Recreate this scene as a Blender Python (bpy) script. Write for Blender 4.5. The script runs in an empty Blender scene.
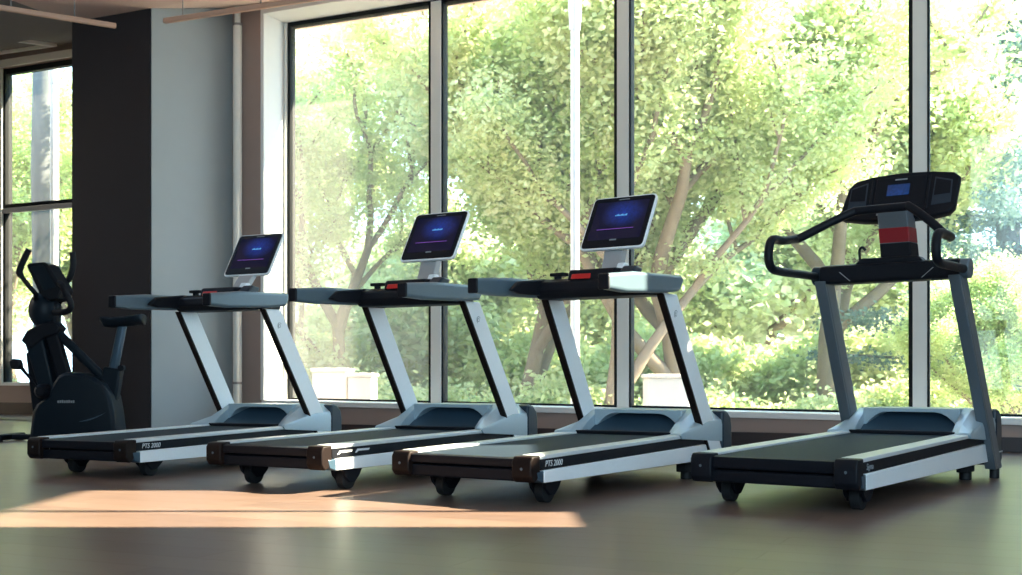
import bpy, bmesh, math, random
import numpy as np
from mathutils import Vector, Matrix, Euler
R = random.Random(7)
sc = bpy.context.scene
C = sc.collection
F, CX, HZ, CH = 1150.0, 511.0, 378.0, 0.6          # lens in pixels, centre column, horizon row, eye height

def px(x, Y):                      # where the image column x lies at distance Y
    return (x - CX) / F * Y
def pz(y, Y):                      # height seen at image row y at distance Y
    return CH + (HZ - y) / F * Y

# ------------------------------------------------------------------ materials
def mat(name, col, rough=.5, metal=0., spec=.5, emit=None, es=0., coat=0.):
    m = bpy.data.materials.new(name); m.use_nodes = True
    b = m.node_tree.nodes['Principled BSDF']
    b.inputs['Base Color'].default_value = (*col, 1)
    b.inputs['Roughness'].default_value = rough
    b.inputs['Metallic'].default_value = metal
    b.inputs['Specular IOR Level'].default_value = spec
    b.inputs['Coat Weight'].default_value = coat
    if emit:
        b.inputs['Emission Color'].default_value = (*emit, 1)
        b.inputs['Emission Strength'].default_value = es
    return m

def noisy(m, scale=40, amt=.15, bump=.0, stretch=(1, 1, 1)):
    """vary colour and relief of a material a little"""
    nt = m.node_tree; b = nt.nodes['Principled BSDF']
    tc = nt.nodes.new('ShaderNodeTexCoord'); mp = nt.nodes.new('ShaderNodeMapping')
    mp.inputs['Scale'].default_value = stretch
    n = nt.nodes.new('ShaderNodeTexNoise'); n.inputs['Scale'].default_value = scale; n.inputs['Detail'].default_value = 4
    nt.links.new(tc.outputs['Object'], mp.inputs['Vector']); nt.links.new(mp.outputs[0], n.inputs['Vector'])
    col = b.inputs['Base Color'].default_value[:3]
    r = nt.nodes.new('ShaderNodeMix'); r.data_type = 'RGBA'
    r.inputs[6].default_value = (*[c * (1 - amt) for c in col], 1)
    r.inputs[7].default_value = (*[min(1, c * (1 + amt)) for c in col], 1)
    nt.links.new(n.outputs['Fac'], r.inputs[0]); nt.links.new(r.outputs[2], b.inputs['Base Color'])
    if bump:
        bp = nt.nodes.new('ShaderNodeBump'); bp.inputs['Strength'].default_value = bump; bp.inputs['Distance'].default_value = .002
        nt.links.new(n.outputs['Fac'], bp.inputs['Height']); nt.links.new(bp.outputs[0], b.inputs['Normal'])
    return m

M = {}
M['silver'] = noisy(mat('silver_paint', (.90, .93, .95), .35, .0), 60, .03)
M['neck_grey'] = noisy(mat('neck_grey', (.42, .40, .40), .4, .1), 40, .04)
M['rail'] = noisy(mat('foot_rail_grey', (.70, .74, .76), .38, .15), 60, .05)
M['gunmetal'] = noisy(mat('gunmetal_paint', (.125, .155, .18), .38, .3), 60, .05)
M['black'] = noisy(mat('black_plastic', (.007, .008, .012), .5, 0, .18), 80, .2)
M['brownblack'] = noisy(mat('warm_black_plastic', (.012, .007, .006), .5, 0, .15), 80, .2)  # caps: warm floor bounce put into the colour; upright edges are brown themselves
M['navy'] = noisy(mat('navy_plastic', (.018, .030, .045), .38, 0, .35), 80, .15)
M['bike_navy'] = noisy(mat('dark_navy_plastic', (.006, .012, .019), .45, 0, .2), 80, .15)
M['panel'] = noisy(mat('slate_panel', (.045, .085, .125), .34, .2), 50, .06)
M['hood'] = noisy(mat('hood_grey', (.40, .50, .56), .34, .1), 50, .05)
M['grip'] = noisy(mat('grip_slate', (.11, .165, .205), .34, .2), 120, .08)
M['belt'] = noisy(mat('belt_rubber', (.020, .033, .050), .65, 0, .10), 200, .25, .2)
M['rubber'] = mat('rubber', (.01, .011, .013), .6)
M['red'] = mat('red_plastic', (.55, .02, .02), .35)
M['red_dark'] = mat('dark_red_band', (.24, .008, .014), .4)
M['decal'] = mat('decal_white', (.75, .78, .8), .4)
M['decal_dim'] = mat('decal_grey', (.25, .28, .3), .4)
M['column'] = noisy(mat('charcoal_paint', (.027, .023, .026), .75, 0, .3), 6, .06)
M['lit_face'] = noisy(mat('lit_pale_grey', (.34, .37, .375), .7, 0, .3), 5, .03)  # column side towards the window, with the window light put into its colour
M['wall'] = noisy(mat('brown_wall_paint', (.36, .27, .235), .7, 0, .3), 5, .05)
M['white'] = noisy(mat('white_trim_paint', (.82, .82, .80), .5), 8, .02)
M['ceiling'] = noisy(mat('ceiling_plaster', (.78, .58, .49), .85, 0, .2), 5, .04)
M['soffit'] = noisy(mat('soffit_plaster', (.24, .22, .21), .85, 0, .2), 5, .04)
M['backwall'] = noisy(mat('back_wall_paint', (.40, .38, .36), .8, 0, .2), 5, .04)
M['base'] = mat('dark_baseboard', (.035, .022, .022), .5)
M['alu'] = noisy(mat('mullion_aluminium', (.80, .79, .74), .45, 0), 10, .03)
M['gasket'] = mat('black_gasket', (.008, .009, .010), .6, 0, .2)
M['pipe'] = noisy(mat('pipe_paint', (.86, .82, .75), .5), 10, .03)
M['tan'] = noisy(mat('tan_paint', (.58, .36, .26), .6), 10, .03)
M['postwhite'] = mat('post_white', (.62, .63, .63), .5)
M['concrete'] = noisy(mat('pale_concrete', (.56, .52, .49), .8), 9, .06)
M['cable'] = mat('thin_cable', (.3, .27, .25), .5)

def screen_mat(name, base, glow, cx, cz, rad, strength):
    m = mat(name, base, .12, 0, .5)
    nt = m.node_tree; b = nt.nodes['Principled BSDF']
    tc = nt.nodes.new('ShaderNodeTexCoord'); mp = nt.nodes.new('ShaderNodeMapping'); mp.vector_type = 'TEXTURE'
    mp.inputs['Location'].default_value = (cx, cz, 0); mp.inputs['Scale'].default_value = (rad, rad * .72, 1)
    g = nt.nodes.new('ShaderNodeTexGradient'); g.gradient_type = 'SPHERICAL'
    nt.links.new(tc.outputs['Object'], mp.inputs['Vector']); nt.links.new(mp.outputs[0], g.inputs['Vector'])
    n = nt.nodes.new('ShaderNodeTexNoise'); n.inputs['Scale'].default_value = 60; nt.links.new(tc.outputs['Object'], n.inputs['Vector'])
    r = nt.nodes.new('ShaderNodeMath'); r.operation = 'MULTIPLY'
    nt.links.new(g.outputs['Fac'], r.inputs[0]); nt.links.new(n.outputs['Fac'], r.inputs[1])
    r2 = nt.nodes.new('ShaderNodeMath'); r2.operation = 'MULTIPLY_ADD'; r2.inputs[1].default_value = strength * .5; r2.inputs[2].default_value = .014
    nt.links.new(r.outputs[0], r2.inputs[0]); nt.links.new(r2.outputs[0], b.inputs['Emission Strength'])
    b.inputs['Emission Color'].default_value = (*glow, 1)
    return m
M['display'] = screen_mat('display_blue', (.004, .004, .012), (.02, .10, .75), .02, .05, .15, .75)
M['lcd'] = screen_mat('console_lcd_blue', (.004, .006, .02), (.02, .22, .95), 0, 0, .22, .36)

def glass_mat(name, tint=(.97, .99, .98), haze=.02):
    m = bpy.data.materials.new(name); m.use_nodes = True; nt = m.node_tree; nt.nodes.clear()
    out = nt.nodes.new('ShaderNodeOutputMaterial'); t = nt.nodes.new('ShaderNodeBsdfTransparent'); t.inputs[0].default_value = (*tint, 1)
    g = nt.nodes.new('ShaderNodeBsdfGlossy'); g.inputs['Roughness'].default_value = .02
    lw = nt.nodes.new('ShaderNodeLayerWeight'); pw = nt.nodes.new('ShaderNodeMath'); pw.operation = 'POWER'; pw.inputs[1].default_value = 5
    f = nt.nodes.new('ShaderNodeMath'); f.operation = 'MULTIPLY_ADD'; f.inputs[1].default_value = .8; f.inputs[2].default_value = .025
    nt.links.new(lw.outputs['Facing'], pw.inputs[0]); nt.links.new(pw.outputs[0], f.inputs[0])
    mx = nt.nodes.new('ShaderNodeMixShader')
    nt.links.new(f.outputs[0], mx.inputs[0]); nt.links.new(t.outputs[0], mx.inputs[1]); nt.links.new(g.outputs[0], mx.inputs[2])
    tr = nt.nodes.new('ShaderNodeBsdfTranslucent'); tr.inputs[0].default_value = (.95, .97, .95, 1)      # milky share that puts the bright outdoor haze into the glass
    m2 = nt.nodes.new('ShaderNodeMixShader'); m2.inputs[0].default_value = haze
    nt.links.new(mx.outputs[0], m2.inputs[1]); nt.links.new(tr.outputs[0], m2.inputs[2]); nt.links.new(m2.outputs[0], out.inputs[0])
    return m
M['glass'] = glass_mat('window_glass'); M['glass_veiled'] = glass_mat('veiled_window_glass', haze=.05)  # left pane carries a stronger share of the haze veil

def floor_mat():
    m = mat('plank_floor', (.2, .12, .08), .3, 0, .5); nt = m.node_tree; b = nt.nodes['Principled BSDF']
    tc = nt.nodes.new('ShaderNodeTexCoord'); mp = nt.nodes.new('ShaderNodeMapping'); mp.inputs['Rotation'].default_value[2] = .43
    br = nt.nodes.new('ShaderNodeTexBrick')
    for k, v in (('Scale', 1.), ('Mortar Size', .003), ('Brick Width', 1.7), ('Row Height', .19), ('Mortar Smooth', .3), ('Bias', -.1)): br.inputs[k].default_value = v
    br.inputs['Color1'].default_value = (.195, .132, .105, 1); br.inputs['Color2'].default_value = (.155, .103, .082, 1); br.inputs['Mortar'].default_value = (.12, .07, .045, 1)
    nt.links.new(tc.outputs['Object'], mp.inputs[0]); nt.links.new(mp.outputs[0], br.inputs['Vector'])
    mp2 = nt.nodes.new('ShaderNodeMapping'); mp2.inputs['Rotation'].default_value[2] = .43; mp2.inputs['Scale'].default_value = (1.5, 22, 1)
    n = nt.nodes.new('ShaderNodeTexNoise'); n.inputs['Scale'].default_value = 1.6; n.inputs['Detail'].default_value = 6
    nt.links.new(tc.outputs['Object'], mp2.inputs[0]); nt.links.new(mp2.outputs[0], n.inputs['Vector'])
    mx = nt.nodes.new('ShaderNodeMix'); mx.data_type = 'RGBA'; mx.blend_type = 'MULTIPLY'; mx.inputs[0].default_value = .55
    rp = nt.nodes.new('ShaderNodeValToRGB'); rp.color_ramp.elements[0].color = (.6, .6, .6, 1); rp.color_ramp.elements[1].color = (1.2, 1.2, 1.2, 1)
    rp.color_ramp.elements[0].position = .3; rp.color_ramp.elements[1].position = .7
    nt.links.new(n.outputs['Fac'], rp.inputs[0]); nt.links.new(br.outputs['Color'], mx.inputs[6]); nt.links.new(rp.outputs[0], mx.inputs[7])
    nt.links.new(mx.outputs[2], b.inputs['Base Color'])
    r2 = nt.nodes.new('ShaderNodeMapRange'); r2.inputs[3].default_value = .26; r2.inputs[4].default_value = .40
    nt.links.new(n.outputs['Fac'], r2.inputs[0]); nt.links.new(r2.outputs[0], b.inputs['Roughness'])
    bp = nt.nodes.new('ShaderNodeBump'); bp.inputs['Strength'].default_value = .25; bp.inputs['Distance'].default_value = .002
    nt.links.new(br.outputs['Fac'], bp.inputs['Height']); bp.invert = True; nt.links.new(bp.outputs[0], b.inputs['Normal'])
    return m
M['floor'] = floor_mat()

def leaf_mat(name, c1, c2, trans=.55):
    m = bpy.data.materials.new(name); m.use_nodes = True; nt = m.node_tree; nt.nodes.clear()
    out = nt.nodes.new('ShaderNodeOutputMaterial'); d = nt.nodes.new('ShaderNodeBsdfDiffuse'); t = nt.nodes.new('ShaderNodeBsdfTranslucent')
    mx = nt.nodes.new('ShaderNodeMixShader'); mx.inputs[0].default_value = trans
    tc = nt.nodes.new('ShaderNodeTexCoord'); n = nt.nodes.new('ShaderNodeTexNoise'); n.inputs['Scale'].default_value = 1.3; n.inputs['Detail'].default_value = 6; n.inputs['Roughness'].default_value = .75
    nt.links.new(tc.outputs['Object'], n.inputs['Vector'])
    rp = nt.nodes.new('ShaderNodeValToRGB'); rp.color_ramp.elements[0].color = (*c1, 1); rp.color_ramp.elements[1].color = (*c2, 1)
    rp.color_ramp.elements[0].position = .35; rp.color_ramp.elements[1].position = .65
    nt.links.new(n.outputs['Fac'], rp.inputs[0])
    for s in (d, t): nt.links.new(rp.outputs[0], s.inputs[0])
    nt.links.new(d.outputs[0], mx.inputs[1]); nt.links.new(t.outputs[0], mx.inputs[2]); nt.links.new(mx.outputs[0], out.inputs[0])
    return m
M['leaf_yellow'] = leaf_mat('leaf_yellow_green', (.50, .61, .29), (.78, .81, .50))
M['leaf_green'] = leaf_mat('leaf_mid_green', (.44, .58, .26), (.76, .82, .42))
M['leaf_pale'] = leaf_mat('leaf_pale_green', (.56, .66, .42), (.80, .85, .60))  # farther trees: outdoor haze is put into the leaf colour
M['leaf_blue'] = leaf_mat('needle_blue_green', (.13, .22, .20), (.24, .34, .30), .25)
M['bark'] = noisy(mat('bark', (.24, .19, .14), .9, 0, .1), 9, .3, .5, (1, 1, .25))
M['bark_dark'] = noisy(mat('bark_dark', (.13, .14, .14), .9, 0, .1), 9, .3, .5, (1, 1, .25))
M['grass'] = noisy(mat('dry_ground', (.36, .32, .27), .9, 0, .1), 3, .3)

# ------------------------------------------------------------------ mesh builder
class MB:
    def __init__(s): s.v = []; s.f = []
    def add(s, vs, fs):
        o = len(s.v); s.v += [tuple(v) for v in vs]; s.f += [tuple(i + o for i in f) for f in fs]; return s
    def box(s, x0, x1, y0, y1, z0, z1, mtx=None):
        vs = [Vector(p) for p in ((x0,y0,z0),(x1,y0,z0),(x1,y1,z0),(x0,y1,z0),(x0,y0,z1),(x1,y0,z1),(x1,y1,z1),(x0,y1,z1))]
        if mtx: vs = [mtx @ v for v in vs]
        return s.add(vs, [(0,3,2,1),(4,5,6,7),(0,1,5,4),(1,2,6,5),(2,3,7,6),(3,0,4,7)])
    def rings(s, rs, cap=True):
        n = len(rs[0]); vs = [p for r in rs for p in r]; fs = []
        for i in range(len(rs) - 1):
            for j in range(n):
                k = (j + 1) % n
                fs.append((i*n+j, i*n+k, (i+1)*n+k, (i+1)*n+j))
        if cap: fs.append(tuple(range(n))[::-1]); fs.append(tuple((len(rs)-1)*n + j for j in range(n)))
        return s.add(vs, fs)
    def prism_x(s, prof, x0, x1):       # profile in (y, z) swept along x
        return s.rings([[(x0, y, z) for y, z in prof], [(x1, y, z) for y, z in prof]])
    def prism_y(s, prof, y0, y1):       # profile in (x, z) swept along y
        return s.rings([[(x, y0, z) for x, z in prof], [(x, y1, z) for x, z in prof]])
    def prism_z(s, prof, z0, z1):
        return s.rings([[(x, y, z0) for x, y in prof], [(x, y, z1) for x, y in prof]])
    def tube(s, pts, r, seg=12, flat=1.):
        pts = [Vector(p) for p in pts]; rs = []
        rad = r if isinstance(r, (list, tuple)) else [r] * len(pts)
        up = None
        for i, p in enumerate(pts):
            a = pts[max(0, i-1)]; b = pts[min(len(pts)-1, i+1)]
            t = (b - a).normalized()
            if up is None: up = Vector((0,0,1)) if abs(t.z) < .9 else Vector((0,1,0))
            sd = t.cross(up).normalized(); up = sd.cross(t).normalized()
            rs.append([p + (sd*math.cos(2*math.pi*k/seg)*flat + up*math.sin(2*math.pi*k/seg))*rad[i] for k in range(seg)])
        return s.rings(rs)
    def cyl_x(s, x0, x1, y, z, r, seg=24, r1=None):
        c = [(y + r*math.cos(2*math.pi*k/seg), z + r*math.sin(2*math.pi*k/seg)) for k in range(seg)]
        return s.prism_x(c, x0, x1)
    def cyl_z(s, x, y, z0, z1, r, seg=16, r1=None):
        r1 = r if r1 is None else r1
        return s.rings([[(x+q*math.cos(2*math.pi*k/seg), y+q*math.sin(2*math.pi*k/seg), z) for k in range(seg)] for q, z in ((r, z0), (r1, z1))])
    def build(s, name, m, parent=None, bevel=0., seg=2, smooth=True, ang=40, fix=True):
        me = bpy.data.meshes.new(name); me.from_pydata([tuple(v) for v in s.v], [], s.f)
        if fix:
            bm = bmesh.new(); bm.from_mesh(me); bmesh.ops.recalc_face_normals(bm, faces=bm.faces); bm.to_mesh(me); bm.free()
        me.materials.append(M[m] if isinstance(m, str) else m)
        if smooth:
            for p in me.polygons: p.use_smooth = True
            me.set_sharp_from_angle(angle=math.radians(ang))
        o = bpy.data.objects.new(name, me); C.objects.link(o)
        if parent: o.parent = parent
        if bevel:
            b = o.modifiers.new('bevel', 'BEVEL'); b.width = bevel; b.segments = seg; b.limit_method = 'ANGLE'; b.angle_limit = math.radians(35); b.use_clamp_overlap = True
            b.harden_normals = False
        return o

def smooth_path(pts, n=6):
    """Catmull-Rom through the points"""
    P = [Vector(p) for p in pts]; out = []
    for i in range(len(P) - 1):
        a = P[max(i-1, 0)]; b = P[i]; c = P[i+1]; d = P[min(i+2, len(P)-1)]
        for k in range(n):
            t = k / n
            out.append(.5*((2*b) + (c-a)*t + (2*a-5*b+4*c-d)*t*t + (3*b-a-3*c+d)*t**3))
    out.append(P[-1]); return out

def empty(name, loc, rz=0):
    o = bpy.data.objects.new(name, None); C.objects.link(o); o.location = loc; o.rotation_euler = (0, 0, rz); o.empty_display_size = .1
    return o
def tag(o, label=None, cat=None, group=None, kind=None):
    if label: o['label'] = label
    if cat: o['category'] = cat
    if group: o['group'] = group
    if kind: o['kind'] = kind
    return o
def struct(mb, name, m, bevel=0., label=None, parent=None, **k):
    o = mb.build(name, m, parent, bevel, **k)
    if parent is None: o['kind'] = 'structure'
    if label: o['label'] = label
    return o

def text(body, size, name, m, parent, loc, rot, shear=0., extr=.0008):
    c = bpy.data.curves.new(name, 'FONT'); c.body = body; c.size = size; c.extrude = extr; c.shear = shear; c.align_x = 'LEFT'; c.align_y = 'CENTER'
    c.materials.append(M[m]); tmp = bpy.data.objects.new(name, c); C.objects.link(tmp); bpy.context.view_layer.update()
    me = bpy.data.meshes.new_from_object(tmp.evaluated_get(bpy.context.evaluated_depsgraph_get())); bpy.data.objects.remove(tmp)
    o = bpy.data.objects.new(name, me); C.objects.link(o); o.parent = parent; o.location = loc; o.rotation_euler = rot
    return o

# ------------------------------------------------------------------ treadmills
def make_deck(t, d, silver='silver', badge='PTS 2000', cap='brownblack', W=.82, belt_end=None, foot_v=None):
    """running deck shared by both kinds; returns height of the deck top at a given distance from its rear end"""
    h = W / 2; sl = (d['zt2'] - d['zt']) / d['v7']; top = lambda v: d['zt'] + sl * v
    vB = d['vB']; zb = d['zb']; vE = vB - .05
    # belt and its bed
    m = MB(); m.prism_x([(.035, top(.035)-.045), (.02, top(0)-.025), (.035, top(.035)-.008), (vE-.12, top(vE)-.008), (vE-.12, top(vE)-.045)], -h+.085, h-.085); m.build('running_belt', 'belt', t, .003)
    m = MB(); m.box(-h+.06, h-.06, .09, vE, zb+.012, zb+.075)
    m.build('deck_bed', 'black', t, .008)
    # rear roller beam with its groove
    r = MB(); r.prism_x([(.0, zb+.07), (-.004, zb+.08), (-.004, d['zt']-.012), (.03, d['zt']-.006), (.03, zb+.07)], -h+.08, h-.08)
    r.prism_x([(.012, zb+.004), (.006, zb+.012), (.006, zb+.058), (.03, zb+.062), (.03, zb+.004)], -h+.08, h-.08); r.build('rear_beam', 'black', t, .003)
    for s in (-1, 1):
        x0, x1 = sorted((s*(h-.10), s*h))
        # top foot rail
        m = MB(); m.prism_x([(.05, top(.05)-.016), (.05, top(.05)+.004), (vE-.02, top(vE)+.004), (vE-.02, top(vE)-.016)], x0, x1); m.build('foot_rail', 'rail', t, .004)
        # dark side panel
        xa, xb = sorted((s*(h-.095), s*(h-.002)))
        m = MB(); m.prism_x([(.06, top(.06)-.066), (.06, top(.06)-.012), (vE, top(vE)-.012), (vE, top(vE)-.066)], xa, xb); p = m.build('side_panel', 'black' if s < 0 or True else 'black', t, .003)
        if s > 0:
            if badge == 'bars':
                for k in range(2):
                    q = .10 + .15*k
                    MB().prism_x([(q, top(q)-.048), (q+.02, top(q)-.028), (q+.13, top(q)-.028), (q+.12, top(q)-.039), (q+.03, top(q)-.039), (q+.015, top(q)-.048)], h-.003, h-.0005).build('badge', 'decal', p, 0)
            elif badge:
                text(badge, .040, 'lettering', 'decal' if badge == 'PTS 2000' else 'decal_dim', p, (h-.0015, .10, top(.13)-.040), (math.pi/2, 0, math.pi/2), .2)
        # silver lower rail, raked towards the front, with a chamfered grey end
        xa, xb = sorted((s*(h-.06), s*(h+.004)))
        m = MB(); m.prism_x([(.085, zb-.004), (.085, top(.085)-.068), (vE+.02, top(vE)-.068), (vE+.02, zb-.004)], xa, xb); m.build('lower_rail', silver, t, .004)
        m = MB(); m.prism_x([(.035, zb+.01), (.02, top(0)-.070), (.084, top(.085)-.070), (.084, zb-.006)], xa+.001, xb-.001); m.build('rail_end', 'panel', t, .005)
        # rear end cap
        xa, xb = sorted((s*(h-.105), s*(h+.002)))
        m = MB(); m.prism_x([(-.015, zb+.012), (-.028, zb+.03), (-.028, top(0)-.022), (-.012, top(0)+.002), (.055, top(.05)+.003), (.055, top(.05)-.08), (.028, zb+.01), (.0, zb)], xa, xb)
        e = m.build('end_cap', cap, t, .007, 3)
        mm = MB(); mm.rings([[(s*(h-.05)+q*math.cos(a*math.pi/6), yy, top(0)-.055+q*math.sin(a*math.pi/6)) for a in range(12)] for q, yy in ((.007, -.0275), (.006, -.0305))]); mm.build('screw', 'gunmetal', e)
        # rear wheel and its bracket
        ux = s * d['uw']; r_ = .058
        k = MB(); k.prism_x([(d['vw']-.085, zb+.02), (d['vw']-.06, r_+.015), (d['vw']-.02, r_-.02), (d['vw']+.02, r_-.02), (d['vw']+.06, r_+.015), (d['vw']+.10, zb+.02)], ux-.048, ux-.03)
        k.prism_x([(d['vw']-.085, zb+.02), (d['vw']-.06, r_+.015), (d['vw']-.02, r_-.02), (d['vw']+.02, r_-.02), (d['vw']+.06, r_+.015), (d['vw']+.10, zb+.02)], ux+.03, ux+.048)
        k.box(ux-.048, ux+.048, d['vw']-.085, d['vw']+.10, zb+.008, zb+.03)
        wb = k.build('wheel_bracket', 'black', t, .003)
        w = MB(); rr = [(.0, ux-.028), (r_*.8, ux-.028), (r_, ux-.022), (r_, ux+.022), (r_*.8, ux+.028), (.0, ux+.028)]
        w.rings([[(x, d['vw']+max(q, .002)*math.cos(2*math.pi*a/28), r_+max(q, .002)*math.sin(2*math.pi*a/28)) for a in range(28)] for q, x in rr]); w.build('wheel', 'rubber', t)
        # front levelling foot
        fv = foot_v or vB - .16
        g = MB(); g.box(s*(h-.10)-.035, s*(h-.10)+.035, fv-.07, fv+.07, .045, zb+.03); g.cyl_z(s*(h-.10), fv, 0, .05, .035, 20); g.build('front_foot', 'rubber', t, .006)
    return top, h

def make_hood(t, d, top, h, zt_hood, shell='hood'):
    """motor cover at the front of the deck: shoulders, arched recess, dark nose"""
    vB = d['vB']; a = vB - .44; zd = top(a) + .004; zt = zt_hood; e = vB + .17
    m = MB()
    inn = h - .115
    for s in (-1, 1):
        def ring(x, v0, v1, z1, v2):
            return [(x, v0, zd), (x, v0+.01, zd+.012), (x, (v0*2+v1)/3, zd+(z1-zd)*.42), (x, v1, z1), (x, v2, z1), (x, v2, zd-.06), (x, v0+.02, zd-.02)]
        rs = [ring(s*(inn), a+.07, vB-.13, zt, e), ring(s*(inn+.05), a+.015, vB-.13, zt-.004, e), ring(s*(h+.008), a-.03, vB-.08, zt-.062, e), ring(s*(h+.014), a-.03, vB-.06, zt-.09, e)]
        m.rings(rs)
    # bridge over the recess, arched
    n = 16; up = []; lo = []
    for k in range(n+1):
        x = -inn + 2*inn*k/n; q = abs(x)/inn
        up.append((x, zt)); lo.append((x, zt - .022 - .10*max(0, (q-.5)/.5)**2))
    prof = up + lo[::-1]
    m.rings([[(x, vB-.20, z) for x, z in prof], [(x, e, z) for x, z in prof]])
    hood = m.build('motor_hood', shell, t, .006, 3)
    # recessed slate panel leaning back under the bridge
    p = MB(); pr = []
    k = 10
    rr = [[(-inn+.0, a+.15+.14*j/k + .07*math.sin(math.pi*.5*j/k), zd-.004+(zt-.02-zd)*j/k) for j in range(k+1)]]
    prof = [(y, z) for _, y, z in rr[0]] + [(vB, zt-.02), (vB, zd-.03), (a+.15, zd-.03)]
    p.prism_x(prof, -inn+.002, inn-.002); p.build('hood_panel', 'panel', t, .002)
    # black threshold strip where the belt dives under the hood
    q = MB(); q.box(-h+.09, h-.09, a+.05, a+.155, zd-.008, zd+.012); q.build('belt_guard', 'black', t, .004)
    # dark nose in front of the uprights
    z0 = .075; c = MB()
    c.prism_x([(vB+.10, z0), (vB+.10, zt-.012), (vB+.14, zt-.004), (vB+.18, zt-.014), (vB+.225, zt-.05), (vB+.24, zt-.11), (vB+.24, z0+.03), (vB+.21, z0)], -h-.02, h+.02)
    nose = c.build('nose_cover', 'navy', t, .014, 3)
    c = MB(); c.prism_x([(vB+.12, z0+.075), (vB+.12, z0+.083), (vB+.243, z0+.083), (vB+.243, z0+.075)], -h-.0225, h+.0225); c.build('nose_strip', 'rail', nose)
    return hood

def blade(t, d, s, xb, xt, half, thick, z_lo, z_hi, m='silver', trim='brownblack', badge=False, bev=.008):
    """leaning upright: a flat tapered blade with a dark rear edge"""
    v = lambda z: d['vB'] + (d['vT'] - d['vB']) * (z - d['z8']) / (d['zh'] - d['z8'])
    x = lambda z: xb + (xt - xb) * (z - z_lo) / (z_hi - z_lo)
    def ring(z, y0, y1, w):
        c = s * x(z); return [(c-w/2, v(z)+y0, z), (c+w/2, v(z)+y0, z), (c+w/2, v(z)+y1, z), (c-w/2, v(z)+y1, z)]
    b = MB(); b.rings([ring(z, -half+.018, half, thick) for z in (z_lo, z_hi)]); up = b.build('upright', m, t, bev, 3)
    e = MB(); e.rings([ring(z, -half, -half+.022, thick+.003) for z in (z_lo+.004, z_hi-.004)]); e.build('upright_edge', trim, up, .004)
    if badge:
        z = z_hi - .115; c = Vector((s*x(z)+thick/2+.0004, v(z), z))
        g = MB()
        for r0, r1, a0, a1 in ((.020, .024, .6, 5.4), (.008, .012, 0, 6.28)):
            n = 22; o = []; i = []
            for k in range(n+1):
                q = a0 + (a1-a0)*k/n; o.append((c.x, c.y+r1*math.cos(q), c.z+r1*math.sin(q))); i.append((c.x, c.y+r0*math.cos(q), c.z+r0*math.sin(q)))
            g.add(o + i, [(k, k+1, n+2+k, n+1+k) for k in range(n)])
        g.box(c.x-.0002, c.x+.0002, c.y-.016, c.y-.012, c.z-.02, c.z+.02)
        g.build('emblem', 'decal_dim', up, smooth=False)
    return up

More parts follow.
